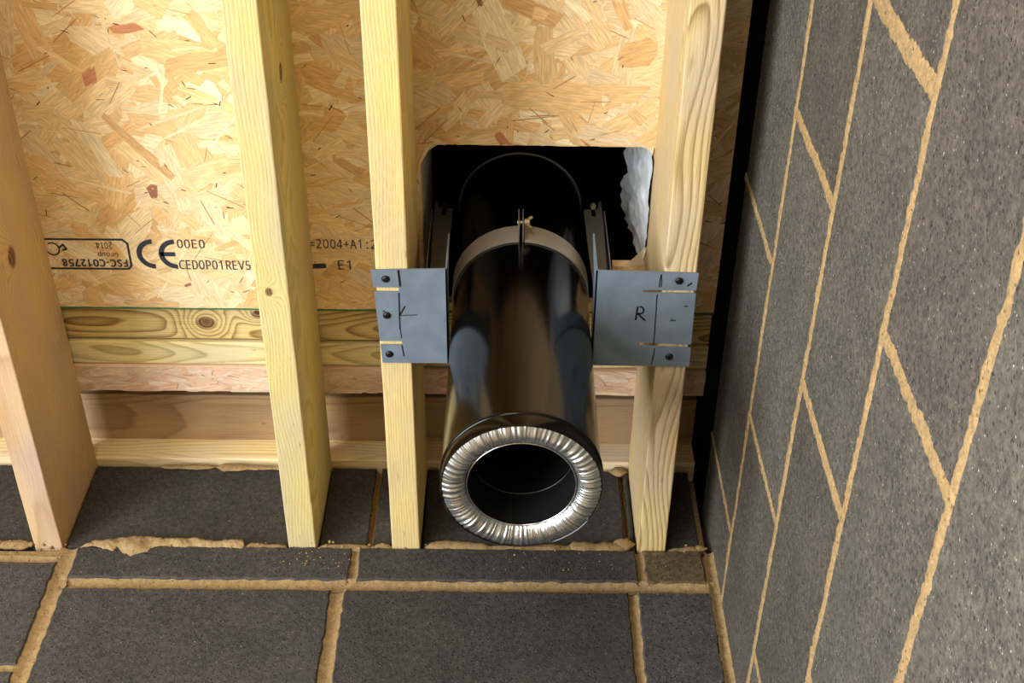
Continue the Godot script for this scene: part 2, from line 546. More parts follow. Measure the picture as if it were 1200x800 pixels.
# A mortar joint: a ragged ribbon from a to b of a given width, hollowed by dip (or standing proud when dip is negative).
func joint_mesh(a: Vector3, b: Vector3, across: Vector3, n: Vector3, width: float, rag: float, dip: float, edge_in: float, seed_: int) -> SurfaceTool:
	var st := tool(false)
	var l := a.distance_to(b)
	var m := maxi(3, int(l / 0.004))
	var rows := []
	for i in m + 1:
		var p := a.lerp(b, float(i) / m)
		var s := l * i / m
		var r := PackedVector3Array()
		var w0 := -width / 2 + rag * (1.1 * noise.get_noise_2d(s * 60.0, seed_ * 7.1) + 1.3 * noise.get_noise_2d(s * 190.0, seed_ * 5.1))
		var w1 := width / 2 + rag * (1.1 * noise.get_noise_2d(s * 60.0, seed_ * 7.1 + 90) + 1.3 * noise.get_noise_2d(s * 190.0, seed_ * 5.1 + 90))
		var bow := rag * 1.5 * noise.get_noise_2d(s * 9.0, seed_ * 3.3 + 20)
		for k in 7:
			var t := k / 6.0
			var h := -dip * sin(PI * t) + 0.0009 * noise.get_noise_3d(s * 80.0, t * 3.0, seed_)
			if k == 0 or k == 6: h = -edge_in
			r.append(p + across * (lerpf(w0, w1, t) + bow) + n * h)
		rows.append(r)
	grid(st, rows, n)
	return st

func front_wall() -> void:
	var w := thing("wall_front", Vector3(-0.9, FLOOR, FRONT), "dark grey concrete block wall, shade put into its tone, with sandy joints beneath the joist ends", "wall", "", "structure")
	var st := tool()
	box(st, Vector3(LEFT, FLOOR, FRONT - 0.10), Vector3(RIGHT, 1.484, FRONT - 0.0105))
	part("backing", st, M.mortar, w)
	var n := 0
	var list := [[-0.682, 1.420, -0.243, 1.4895], [-0.230, 1.420, 0.211, 1.4895],
		[-1.16, 1.2455, -0.707, 1.4515], [-1.62, 1.2455, -1.172, 1.4515],
		[-0.682, 1.183, -0.2675, 1.398], [-0.246, 1.183, 0.1935, 1.398], [0.208, 1.183, 0.322, 1.398]]
	for k in 3:
		var y := 0.958 - 0.225 * k
		var off: float = [0.22, 0.0, 0.22][k]
		for q in 3:
			var x0: float = -0.682 + 0.449 * q - (off if q > 0 else 0.0)
			var x1: float = minf(-0.682 + 0.449 * (q + 1) - off - 0.012, 0.322)
			list.append([x0, y, x1, y + 0.213])
		list.append([-1.16 + off, 1.0205 - 0.225 * k, -0.707, 1.2335 - 0.225 * k])
		list.append([-1.62 + off, 1.0205 - 0.225 * k, -1.172 + off, 1.2335 - 0.225 * k])
	for b in list:
		part("block", block_mesh(Vector2(b[0], b[1]), Vector2(b[2], b[3]), Vector3(0, 0, FRONT), Vector3.RIGHT, Vector3.UP, Vector3.BACK, 0.09, 0.0016, 100 + n), M["front_shaded_block_%d" % (n % 4)], w)
		n += 1
	part("block", block_mesh(Vector2(0.224, 1.420), Vector2(0.318, 1.4895), Vector3(0, 0, FRONT), Vector3.RIGHT, Vector3.UP, Vector3.BACK, 0.09, 0.0016, 190), M.block_smeared, w)
	# joints: long beds, then uprights
	var Z := FRONT - 0.0005
	var j := [[Vector3(-0.690, 1.409, Z), Vector3(0.33, 1.409, Z), Vector3.UP, 0.028], [Vector3(-1.6, 1.456, Z), Vector3(-0.705, 1.4575, Z), Vector3.UP, 0.017],
		[Vector3(-1.6, 1.2395, Z), Vector3(-0.705, 1.2395, Z), Vector3.UP, 0.018],
		[Vector3(-0.6945, 0.6, Z), Vector3(-0.6945, 1.486, Z), Vector3.RIGHT, 0.030], [Vector3(-0.2565, 1.18, Z), Vector3(-0.2565, 1.402, Z), Vector3.RIGHT, 0.027],
		[Vector3(0.201, 1.18, Z), Vector3(0.201, 1.400, Z), Vector3.RIGHT, 0.019], [Vector3(-0.2365, 1.415, Z), Vector3(-0.2365, 1.487, Z), Vector3.RIGHT, 0.018],
		[Vector3(0.2175, 1.415, Z), Vector3(0.2175, 1.487, Z), Vector3.RIGHT, 0.018], [Vector3(-0.690, 1.177, Z), Vector3(0.33, 1.177, Z), Vector3.UP, 0.018],
		[Vector3(0.3295, 0.6, Z + 0.002), Vector3(0.3295, 1.488, Z + 0.002), Vector3.RIGHT, 0.018]]
	var i := 0
	for q in j:
		part("mortar_joint", joint_mesh(q[0], q[1], q[2], Vector3.BACK, q[3], 0.0014, 0.0075, 0.0022, 10 + i), M.mortar, w)
		i += 1

func right_wall() -> void:
	var w := thing("wall_right", Vector3(RIGHT, FLOOR, 0.0), "grey concrete block side wall with flush sandy mortar joints", "wall", "", "structure")
	var st := tool()
	box(st, Vector3(RIGHT + 0.003, FLOOR, FRONT - 0.1), Vector3(RIGHT + 0.10, 1.612, BACK))
	part("backing", st, M.mortar, w)
	var beds := [1.617, 1.387, 1.165, 0.942, 0.722, 0.497, 0.272]
	var perps := [[-1.356, -0.883, -0.415, 0.05, 0.515], [-1.125, -0.668, -0.205, 0.26, 0.72], [-1.353, -0.897, -0.437, 0.03, 0.49], [-1.13, -0.669, -0.205, 0.26, 0.72], [-1.35, -0.90, -0.437, 0.03, 0.49], [-1.13, -0.669, -0.205, 0.26, 0.72]]
	var thick := [[0.008, 0.010, 0.014, 0.014, 0.014], [0.009, 0.014, 0.014, 0.014, 0.014], [0.010, 0.016, 0.024, 0.014, 0.014], [0.012, 0.017, 0.014, 0.014, 0.014], [0.012, 0.014, 0.014, 0.014, 0.014], [0.012, 0.014, 0.014, 0.014, 0.014]]
	var n := 0
	for c in 6:
		var y1: float = beds[c] - (0.005 if c > 0 else 0.0)
		var y0: float = beds[c + 1] + 0.005
		var z0 := FRONT - 0.05
		for k in perps[c].size() + 1:
			var z1: float = perps[c][k] - 0.005 if k < perps[c].size() else 0.95
			# along runs towards the viewer (+z)
			part("block", block_mesh(Vector2(z0, y0), Vector2(z1, y1), Vector3(RIGHT, 0, 0), Vector3.BACK, Vector3.UP, Vector3.LEFT, 0.09, 0.0016, 300 + n), M["block_%d" % ((n * 3 + c) % 4)], w)
			n += 1
			if k < perps[c].size():
				z0 = perps[c][k] + 0.005
				var X := RIGHT
				var lean := 0.005 * noise.get_noise_2d(n * 3.1, 8.0)
				part("mortar_joint", joint_mesh(Vector3(X, y0 - 0.004, perps[c][k] + lean), Vector3(X, y1 + 0.004, perps[c][k] - lean), Vector3.BACK, Vector3.LEFT, thick[c][k] + 0.004, 0.0028, -0.0014, 0.0012, 60 + n), M.mortar, w)
		if c > 0:
			part("mortar_joint", joint_mesh(Vector3(RIGHT, beds[c], FRONT + 0.002), Vector3(RIGHT, beds[c], 0.95), Vector3.UP, Vector3.LEFT, [0, 0.0125, 0.0135, 0.0145, 0.0175, 0.014][c], 0.0032, -0.0014, 0.0012, 90 + c), M.mortar, w)

# ------------------------------------------------------------------ the deck
const HOLE := [-0.129, 0.216, -1.158, -0.876]   # x0, x1, z back, z front

func in_hole(x: float, z: float) -> bool:
	return x > HOLE[0] and x < HOLE[1] and z < HOLE[3] and z > (HOLE[2] if x < 0.165 else -1.086)

func deck() -> void:
	var b := thing("osb_board", Vector3(-0.4, DECK, -0.6), "big golden strand board with printed certification marks and a hole cut for the flue", "wood board")
	var st := tool()
	for r in [[-1.25, -0.129, -1.172, -0.02], [-0.129, 0.216, -0.876, -0.02], [0.216, 0.331, -1.172, -0.02], [-0.129, 0.165, -1.172, -1.158], [0.165, 0.216, -1.172, -1.086]]:
		box(st, Vector3(r[0], DECK + 0.0005, r[2]), Vector3(r[1], DECK + 0.018, r[3]))
	part("panel", st, M.board, b)
	var s := part("wood_strands", strands(Rect2(-1.25, -1.172, 1.581, 1.152), DECK, 7600, 9, true), M.strand, b, false)
	s.set_meta("kind", "stuff")
	st = tool()
	box(st, Vector3(-1.25, DECK - 0.0018, -1.1745), Vector3(-0.129, DECK + 0.018, -1.172))
	box(st, Vector3(0.216, DECK - 0.0018, -1.1745), Vector3(0.331, DECK + 0.018, -1.172))
	part("painted_edge", st, M.edge_paint, b)
	stamp(b)
	# boards behind and to the left, beyond the picture's edge
	var o := get_node("ceiling") as Node3D
	st = tool()
	box(st, Vector3(LEFT, DECK, -0.017), Vector3(0.331, DECK + 0.018, BACK + 0.05))
	part("osb_panel", st, M.board, o)
	s = part("wood_strands", strands(Rect2(-1.25, -0.017, 1.581, 1.3), DECK - 0.001, 1500, 19, false), M.strand, o, false)
	s.set_meta("kind", "stuff")
	st = tool()
	box(st, Vector3(LEFT, DECK, FRONT - 0.1), Vector3(-1.253, DECK + 0.018, -0.02))
	part("osb_panel", st, M.board, o)
	# the pinkish strip between the battens and the wall plate
	o = thing("osb_strip", Vector3(-0.4, DECK, -1.317), "narrow pinkish strand board strip between the battens and the wall plate", "wood board")
	st = tool()
	box(st, Vector3(-1.25, DECK + 0.0005, -1.342), Vector3(0.331, DECK + 0.018, -1.291), 0.001)
	part("panel", st, M.board_edge, o)
	s = part("wood_strands", strands(Rect2(-1.25, -1.342, 1.581, 0.051), DECK, 420, 29, false, true), M.strand, o, false)
	s.set_meta("kind", "stuff")

func strands(area: Rect2, y: float, count: int, seed_: int, holed: bool, pink := false) -> SurfaceTool:
	# thin wood strands pressed over one another, each with its own outline, tone and grain
	var r := RandomNumberGenerator.new()
	r.seed = seed_
	var st := tool()
	var pal := [Color(0.96, 0.86, 0.67), Color(0.95, 0.83, 0.62), Color(0.93, 0.79, 0.57), Color(0.98, 0.90, 0.73), Color(0.92, 0.77, 0.54), Color(0.96, 0.85, 0.65), Color(0.94, 0.79, 0.56), Color(0.90, 0.73, 0.50), Color(0.95, 0.84, 0.67)]
	if pink:
		pal = [Color(0.92, 0.80, 0.69), Color(0.90, 0.77, 0.65), Color(0.93, 0.83, 0.73), Color(0.88, 0.73, 0.61)]
	var up := Vector3.DOWN
	st.set_normal(up)
	for k in count:
		var c := Vector2(r.randf_range(area.position.x, area.end.x), r.randf_range(area.position.y, area.end.y))
		if holed:
			# most of the strands lie where the bays between the joists can be seen
			if c.y > -0.5 and k % 3 != 0: c.y -= 0.55
			if in_hole(c.x, c.y): continue
		var L := r.randf_range(0.045, 0.135)
		var W := r.randf_range(0.009, 0.044)
		var ang := r.randfn(0.0, 0.75)
		if pink:
			ang = r.randfn(0.0, 0.3)
			L = r.randf_range(0.02, 0.06)
			W = r.randf_range(0.005, 0.015)
		var col: Color = pal[r.randi() % pal.size()]
		var tone := r.randf_range(0.96, 1.04)
		var odd := r.randf()
		var h := r.randf_range(0.0, 0.0011)
		if odd < 0.045 and (pink or (c.y < -1.03 and c.y > -1.115)): odd = 0.5
		if odd < 0.0015:
			col = Color(0.78, 0.54, 0.38); W *= 0.45; L *= 0.5; h = 0.00115
		elif odd < 0.003:
			col = Color(0.66, 0.46, 0.36); W *= 0.5; L *= 0.2; h = 0.00115
		elif odd < 0.045:
			col = Color(0.42, 0.28, 0.15); W = r.randf_range(0.0008, 0.0020); L = r.randf_range(0.004, 0.013); h = 0.0012   # dark slivers painting the shadow in gaps between strands
		elif odd < 0.055:
			col = Color(0.97, 0.88, 0.70); W = r.randf_range(0.0015, 0.005); h = 0.00115
		elif odd < 0.085:
			col = Color(0.74, 0.54, 0.33); W = r.randf_range(0.0008, 0.0018); L *= 0.5; h = 0.00118
		var v := Vector3(minf(col.r * tone, 1.0), minf(col.g * tone, 1.0), minf(col.b * tone, 1.0))
		st.set_color(Color(v.x, v.y, v.z).srgb_to_linear())
		var d := Vector2(cos(ang), sin(ang))
		var e := Vector2(-d.y, d.x)
		var pts := PackedVector2Array()
		var skew := r.randf_range(-0.6, 0.6)
		var slim := r.randf_range(0.55, 1.0)
		for t in [-1.0, -0.45, 0.1, 0.55, 1.0]:
			var ww := W * (slim if absf(t) > 0.9 else 1.0)
			pts.append(Vector2(L * t * 0.5 + skew * W * 0.4 + r.randf_range(-0.002, 0.002), ww * 0.5 + r.randf_range(-0.12, 0.12) * W))
		for t in [1.0, 0.5, 0.0, -0.5, -1.0]:
			var ww := W * (slim if absf(t) > 0.9 else 1.0)
			pts.append(Vector2(L * t * 0.5 - skew * W * 0.4 + r.randf_range(-0.002, 0.002), -ww * 0.5 + r.randf_range(-0.12, 0.12) * W))
		var P := PackedVector3Array()
		var U := PackedVector2Array()
		var uo := Vector2(r.randf(), r.randf())
		var tilt := r.randf_range(-0.0003, 0.0003)
		for p in pts:
			var q := c + d * p.x + e * p.y
			q.x = clampf(q.x, area.position.x, area.end.x)
			q.y = clampf(q.y, area.position.y, area.end.y)
			if holed and in_hole(q.x, q.y):
				if c.y >= HOLE[3]: q.y = HOLE[3] - r.randf_range(0.0, 0.003)
				elif c.x <= HOLE[0]: q.x = HOLE[0]
				elif c.x >= HOLE[1]: q.x = HOLE[1]
				else: q.y = HOLE[2]
			P.append(Vector3(q.x, y - h - tilt * p.x / L, q.y))
			U.append(uo + Vector2(p.y * 16.0, p.x * 5.0))
		var mid := (P[2] + P[7]) / 2.0
		var um := (U[2] + U[7]) / 2.0
		for i in 10:
			var j := (i + 1) % 10
			var flip := (P[i] - mid).cross(P[j] - mid).dot(up) > 0.0
			st.set_uv(um); st.add_vertex(mid)
			if flip:
				st.set_uv(U[j]); st.add_vertex(P[j]); st.set_uv(U[i]); st.add_vertex(P[i])
			else:
				st.set_uv(U[i]); st.add_vertex(P[i]); st.set_uv(U[j]); st.add_vertex(P[j])
	return st

const INK_Y := DECK - 0.0017

func letters(txt: String, x0: float, x1: float, z_base: float, height: float, root: Node3D, turned := false, called := "printed_lettering", bold := false) -> void:
	# print on the underside: reads from below with its top towards the viewer
	var t := TextMesh.new()
	var f := SystemFont.new()
	f.font_names = PackedStringArray(["Droid Sans Mono"] if not bold else ["Droid Sans"])
	if bold: f.font_weight = 700
	t.font = f
	t.text = txt
	t.font_size = 32
	t.pixel_size = 0.001
	t.depth = 0.0002
	t.horizontal_alignment = HORIZONTAL_ALIGNMENT_LEFT
	t.vertical_alignment = VERTICAL_ALIGNMENT_BOTTOM
	var bb := t.get_aabb()
	var mi := MeshInstance3D.new()
	mi.name = called
	mi.mesh = t
	mi.material_override = M.ink
	root.add_child(mi, true)
	var sx := (x1 - x0) / bb.size.x
	var sy := height / bb.size.y
	var X := Vector3.RIGHT * sx
	var Y := Vector3.BACK * sy
	if turned:
		X = -X
		Y = -Y
	mi.basis = Basis(X, Y, Vector3.DOWN)
	var corner := Vector3(x1 if turned else x0, INK_Y, z_base + (height if turned else 0.0))
	mi.position = corner - mi.basis * Vector3(bb.position.x, bb.position.y, bb.position.z) - root.position

func ink_strip(st: SurfaceTool, pts: PackedVector2Array, w: float, y: float) -> void:
	# a drawn line of width w on an underside; pts hold (x, z)
	for i in pts.size() - 1:
		var a := pts[i]
		var b := pts[i + 1]
		var d := (b - a).normalized()
		var e := Vector2(-d.y, d.x) * w / 2
		a -= d * w * 0.25
		b += d * w * 0.25
		var poly := PackedVector2Array([a + e, b + e, b - e, a - e])
		prism(st, poly, Vector3(0, y, 0), Vector3.RIGHT, Vector3.BACK, Vector3(0, 0.0003, 0))

func stamp(b: Node3D) -> void:
	var st := tool()
	var box_line := PackedVector2Array([Vector2(-0.80, -1.0468), Vector2(-0.5905, -1.0460), Vector2(-0.5835, -1.0530), Vector2(-0.5835, -1.0930), Vector2(-0.5885, -1.0992), Vector2(-0.80, -1.0998)])
	ink_strip(st, box_line, 0.0032, INK_Y)
	part("printed_box", st, M.ink, b)
	st = tool()
	# the two rounded letters of the conformity mark
	var zc := -1.0715
	for q in [[-0.5455, false], [-0.5115, true]]:
		var cx: float = q[0]
		var out := PackedVector2Array()
		var inn := PackedVector2Array()
		for k in 25:
			var a := deg_to_rad(lerpf(90, 270, k / 24.0))
			out.append(Vector2(cx + cos(a) * 0.0265, zc + sin(a) * 0.0265))
			inn.append(Vector2(cx + cos(a) * 0.0185, zc + sin(a) * 0.0185))
		inn.reverse()
		out.append_array(inn)
		prism(st, out, Vector3(0, INK_Y, 0), Vector3.RIGHT, Vector3.BACK, Vector3(0, 0.0003, 0))
		if q[1]:
			ink_strip(st, PackedVector2Array([Vector2(cx - 0.022, zc), Vector2(cx - 0.003, zc)]), 0.0075, INK_Y)
	part("conformity_mark", st, M.ink, b)
	letters("00E0", -0.5072, -0.4650, -1.0600, 0.0155, b)
	letters("CEDOP01REV5", -0.5090, -0.3985, -1.0985, 0.0165, b)
	letters("=2004+A1:2", -0.3030, -0.2010, -1.0580, 0.0165, b)
	letters("E1", -0.2620, -0.2425, -1.0960, 0.0165, b)
	letters("2014", -0.6325, -0.6075, -1.0625, 0.0120, b, true)
	letters("Group", -0.6320, -0.6010, -1.0780, 0.0110, b, true)
	letters("FSC-C012758", -0.6900, -0.5885, -1.0955, 0.0135, b, true, "printed_lettering", true)
	st = tool()
	ink_strip(st, PackedVector2Array([Vector2(-0.302, -1.091), Vector2(-0.283, -1.090)]), 0.0085, INK_Y)
	part("printed_smudge", st, M.ink, b)
	st = tool()
	# the round tick-tree emblem in the corner of the box
	var arc := PackedVector2Array()
	for k in 13:
		var a := deg_to_rad(lerpf(-150, 120, k / 12.0))
		arc.append(Vector2(-0.700 + cos(a) * 0.010, -1.064 + sin(a) * 0.011))
	ink_strip(st, arc, 0.0022, INK_Y)
	ink_strip(st, PackedVector2Array([Vector2(-0.689, -1.061), Vector2(-0.683, -1.056), Vector2(-0.679, -1.064), Vector2(-0.685, -1.066)]), 0.003, INK_Y)
	part("printed_emblem", st, M.ink, b)

# ------------------------------------------------------------------ timbers
func timber(profile_side: float, under: float, z0: float, z1: float, length: float, along_x: bool, at: Vector3, lean := 0.0) -> SurfaceTool:
	# wrapped by one wood map: down one side, across the underside, up the other; arrises eased
	var st := tool()
	var per := 2.0 * profile_side + under
	var r := 0.0022
	var hw := under / 2
	# (across, up, distance round)
	var ring := [Vector3(-hw, profile_side, 0.0), Vector3(-hw, r, profile_side - r), Vector3(-hw + r * 0.3, r * 0.3, profile_side), Vector3(-hw + r, 0, profile_side + r),
		Vector3(hw - r, 0, profile_side + under - r), Vector3(hw - r * 0.3, r * 0.3, profile_side + under), Vector3(hw, r, profile_side + under + r), Vector3(hw, profile_side, per)]
	var m := maxi(2, int((z1 - z0) / 0.05))
	for i in m:
		var za := lerpf(z0, z1, float(i) / m)
		var zb := lerpf(z0, z1, float(i + 1) / m)
		for k in ring.size():
			var a: Vector3 = ring[k]
			var b: Vector3 = ring[(k + 1) % ring.size()]
			var last := k == ring.size() - 1
			var q := []
			for c in [[a, za, 0], [b, za, 1], [b, zb, 1], [a, zb, 0]]:
				var p: Vector3 = c[0]
				var z: float = c[1]
				var wob := 0.0006 * noise.get_noise_2d(z * 9.0 + at.x * 40.0, p.x * 30.0)
				var v := Vector3(p.x + wob, p.y + wob, z) if not along_x else Vector3(z, p.y + wob, p.x + wob)
				var uvx: float = p.z / per
				if last: uvx = 0.3 + 0.1 * c[2]
				q.append([at + v, Vector2(uvx, (z - z0) / length)])
			var mid: Vector3 = (q[0][0] + q[2][0]) / 2.0
			var axis: Vector3 = at + (Vector3(0, profile_side / 2, (za + zb) / 2) if not along_x else Vector3((za + zb) / 2, profile_side / 2, 0))
			var nrm: Vector3 = mid - axis
			for t in [[0, 1, 2], [0, 2, 3]]:
				var A: Vector3 = q[t[0]][0]
				var B: Vector3 = q[t[1]][0]
				var C: Vector3 = q[t[2]][0]
				var order: Array = t if (B - A).cross(C - A).dot(nrm) <= 0.0 else [t[0], t[2], t[1]]
				for w in order:
					st.set_uv(q[w][1])
					st.add_vertex(q[w][0])
	for e in [z0, z1]:
		for k in range(1, ring.size() - 1):
			var pts := []
			for p in [ring[0], ring[k], ring[k + 1]]:
				pts.append(at + (Vector3(p.x, p.y, e) if not along_x else Vector3(e, p.y, p.x)))
			st.set_uv(Vector2(0.45, 0.01))
			var nn := (Vector3.BACK if not along_x else Vector3.RIGHT) * (1.0 if e == z1 else -1.0)
			tri(st, pts[0], pts[1], pts[2], nn)
	return st

func joists() -> void:
	var spec := [[-0.732, "joist_pink", "pinkish softwood roof joist at far left, dull brown side showing"], [-0.3235, "joist_green", "greenish yellow softwood roof joist between the two printed bays"],
		[-0.157, "joist_yellow", "pale yellow roof joist carrying the left bracket plate"], [0.238, "joist_cream", "cream roof joist with wavy grain carrying the right bracket plate"]]
	for q in spec:
		var x: float = q[0]
		var t := thing("roof_joist", Vector3(x, JB, -0.2), q[2], "joist", "roof joists")
		part("beam", timber(0.2095, 0.0445, -1.62, 1.2, 1.5, false, Vector3(x, JB, 0)), M[q[1]], t)

func battens() -> void:
	var t := thing("timber_batten", Vector3(-0.45, 1.711, -1.211), "knotty yellow batten across the joists right beside the strand board edge", "batten", "battens beyond the deck edge")
	part("beam", timber(0.045, 0.058, -1.25, 0.331, 1.6, true, Vector3(0, 1.711, -1.2125)), M.batten_knotty, t)
	t = thing("timber_batten", Vector3(-0.45, 1.706, -1.267), "pale greenish batten between the knotty batten and the pinkish strip", "batten", "battens beyond the deck edge")
	part("beam", timber(0.045, 0.044, -1.25, 0.331, 1.6, true, Vector3(0, 1.706, -1.2675)), M.batten_pale, t)
	t = thing("wall_plate", Vector3(-0.45, 1.752, -1.43), "brown shaded timber plank above the pinkish strip, lying over the wall", "plank")
	part("beam", timber(0.045, 0.20, -1.25, 0.331, 1.6, true, Vector3(0, 1.753, -1.4925)), M.plank_brown, t)
	t = thing("timber_batten", Vector3(-0.45, 1.700, -1.52), "bright cream timber laid on the block infill along the wall head", "batten", "battens beyond the deck edge")
	part("beam", timber(0.052, 0.06, -1.25, 0.331, 1.6, true, Vector3(0, 1.7005, -1.521)), M.plate_cream, t)

func beam_fill() -> void:
	# blocks stood on the wall head between the joist ends
	var w := thing("wall_infill", Vector3(-0.3, 1.49, -1.51), "smooth dark blocks stood between the joist ends on top of the wall", "wall", "", "structure")
	var Z := FRONT - 0.012
	var n := 0
	for b in [[-1.2, -0.757, 1.694], [-0.707, -0.349, 1.6935], [-0.299, -0.222, 1.694], [-0.212, -0.182, 1.694], [-0.132, 0.198, 1.693], [0.206, 0.2135, 1.69], [0.2635, 0.318, 1.692]]:
		part("block", block_mesh(Vector2(b[0], 1.497), Vector2(b[1], b[2]), Vector3(0, 0, Z), Vector3.RIGHT, Vector3.UP, Vector3.BACK, 0.09, 0.001, 500 + n), M.block_smooth, w)
		n += 1
	part("mortar_joint", joint_mesh(Vector3(-0.2165, 1.497, Z), Vector3(-0.2165, 1.692, Z), Vector3.RIGHT, Vector3.BACK, 0.012, 0.002, 0.012, 0.006, 71), M.mortar_dirty_shaded, w)
	part("mortar_joint", joint_mesh(Vector3(0.2022, 1.497, Z), Vector3(0.2022, 1.69, Z), Vector3.RIGHT, Vector3.BACK, 0.010, 0.002, 0.012, 0.006, 72), M.mortar_dirty_shaded, w)
	var st := tool()
	box(st, Vector3(-1.2, 1.485, FRONT - 0.10), Vector3(-0.757, 1.693, Z - 0.02))
	for r in [[-0.707, -0.349], [-0.299, -0.182], [-0.132, 0.2135], [0.2635, 0.33]]:
		box(st, Vector3(r[0], 1.485, FRONT - 0.10), Vector3(r[1], 1.690, Z - 0.02))
	part("backing", st, M.mortar, w)

# A lumpy run of squeezed mortar from a to b
func lump_mesh(a: Vector3, b: Vector3, r0: float, r1: float, droop: float, seed_: int) -> SurfaceTool:
	var st := tool(false)
	var l := a.distance_to(b)
	var m := maxi(8, int(l / 0.004))
	var rows := []
	for i in m + 1:
		var t := float(i) / m
		var s := l * t
		var ends := minf(1.0, minf(t, 1.0 - t) * l / 0.012 + 0.05)
		var rr := lerpf(r0, r1, 0.5 + 0.9 * noise.get_noise_2d(s * 14.0, seed_ * 5.0)) * ends
		var row := PackedVector3Array()
		for k in 13:
			var an := TAU * k / 12.0
			var q := rr * (1.0 + 0.30 * noise.get_noise_3d(s * 28.0, cos(an) * 1.0, sin(an) * 1.0 + seed_) + 0.16 * noise.get_noise_3d(s * 230.0, cos(an) * 4.0, sin(an) * 4.0 + seed_))
			var y := sin(an) * q
			if y < 0: y *= 1.0 + droop * (0.6 + 0.8 * noise.get_noise_2d(s * 11.0 + 3.0, seed_))
			row.append(a.lerp(b, t) + Vector3(0, y, cos(an) * q * 0.55))
		rows.append(row)
	for i in m:
		for k in 12:
			var c := a.lerp(b, (i + 0.5) / m)
			quad(st, rows[i][k], rows[i][k + 1], rows[i + 1][k + 1], rows[i + 1][k], (rows[i][k] + rows[i + 1][k + 1]) / 2.0 - c)
	return st

func mortar_lumps() -> void:
	var w := get_node("wall_infill")
	var Z := FRONT - 0.006
	var k := 0
	# the big trowelled smear: x, top, bottom
	var edge := PackedVector3Array()
	for q in [[96, 638.5, 640], [110, 628, 639], [125, 625, 643], [140, 623, 648], [155, 622, 652], [175, 622, 648], [190, 625, 643], [200, 624, 640.5], [225, 624, 641], [250, 627, 639], [270, 628, 639], [282, 625.5, 642], [286, 632, 638]]:
		edge.append(Vector3(-0.675 + (q[0] - 98.0) * 0.00137, 1.5147 - (q[1] - 623.0) * 0.001925, 1.5147 - (q[2] - 623.0) * 0.001925))
	var smear := tool(false)
	var rows := []
	for i in edge.size() - 1:
		var steps := maxi(2, int((edge[i + 1].x - edge[i].x) / 0.003))
		for j in steps + (1 if i == edge.size() - 2 else 0):
			var p := edge[i].lerp(edge[i + 1], float(j) / steps)
			var top := p.y + 0.0022 * noise.get_noise_1d(p.x * 130.0)
			var bot := p.z + 0.0026 * noise.get_noise_1d(p.x * 150.0 + 60.0)
			var row := PackedVector3Array()
			for m in 13:
				var t := m / 12.0
				var y := lerpf(top, bot, t)
				var z := FRONT - 0.009 + 0.017 * pow(sin(PI * t), 0.6) * (0.75 + 0.4 * noise.get_noise_2d(p.x * 22.0, y * 30.0)) + 0.0013 * noise.get_noise_2d(p.x * 150.0, y * 150.0)
				row.append(Vector3(p.x, y, z))
			rows.append(row)
	grid(smear, rows, Vector3.BACK)
	part("mortar_smear", smear, M.mortar_pale, w)
	# crumbs left along the wall head and on the course below it
	var r := RandomNumberGenerator.new()
	r.seed = 404
	var cr := tool(false)
	for q in 170:
		var x := r.randf_range(-0.9, 0.33)
		var on_face := r.randf() < 0.35
		if on_face: x = [r.randf_range(-0.36, -0.26), r.randf_range(-0.33, -0.24), r.randf_range(-0.02, 0.2)][r.randi() % 3]
		var c := Vector3(x, r.randf_range(1.44, 1.488) if on_face else r.randf_range(1.485, 1.503), FRONT + r.randf_range(-0.0005, 0.0008) if on_face else FRONT + r.randf_range(-0.010, 0.0))
		var rad := r.randf_range(0.0008, 0.0022) if on_face else r.randf_range(0.0015, 0.0055)
		for f in [[0, 1, 2], [0, 2, 3], [0, 3, 4], [0, 4, 1], [5, 1, 2], [5, 2, 3], [5, 3, 4], [5, 4, 1]]:
			var v := []
			for h in f:
				var d: Vector3 = [Vector3.UP, Vector3.RIGHT, Vector3.BACK, Vector3.LEFT, Vector3.FORWARD, Vector3.DOWN][h]
				v.append(c + d * rad * (1.0 + 0.6 * noise.get_noise_3d(c.x * 900.0, c.y * 700.0, h * 9.0)))
			tri(cr, v[0], v[1], v[2], (v[0] + v[1] + v[2]) / 3.0 - c)
	var crumbs := part("mortar_crumbs", cr, M.mortar, w)
	crumbs.set_meta("kind", "stuff")
	for q in [[-0.42, -0.349, 1.493, 0.004, 0.009, 0.4], [-0.86, -0.757, 1.494, 0.006, 0.011, 0.3],
		[-0.299, -0.212, 1.494, 0.004, 0.009, 0.8], [-0.215, -0.179, 1.496, 0.005, 0.010, 0.5], [-0.128, -0.02, 1.497, 0.008, 0.014, 0.2], [-0.03, 0.12, 1.494, 0.006, 0.011, 0.2],
		[0.10, 0.20, 1.497, 0.009, 0.017, 0.1], [0.175, 0.2135, 1.508, 0.010, 0.020, 0.3], [0.264, 0.318, 1.494, 0.004, 0.010, 0.2], [0.304, 0.330, 1.500, 0.006, 0.013, 0.4]]:
		part("mortar_lump", lump_mesh(Vector3(q[0], q[2], Z), Vector3(q[1], q[2], Z), q[3], q[4], q[5], 200 + k), M.mortar, w)
		k += 1
	# mortar squeezed out under the cream timber
	for q in [[-0.60, -0.50, 1.688, 0.004, 0.007], [-0.50, -0.349, 1.688, 0.004, 0.010], [0.18, 0.2135, 1.686, 0.006, 0.012]]:
		part("mortar_lump", lump_mesh(Vector3(q[0], q[2], FRONT - 0.008), Vector3(q[1], q[2], FRONT - 0.008), q[3], q[4], 0.2, 230 + k), M.mortar, w)
		k += 1

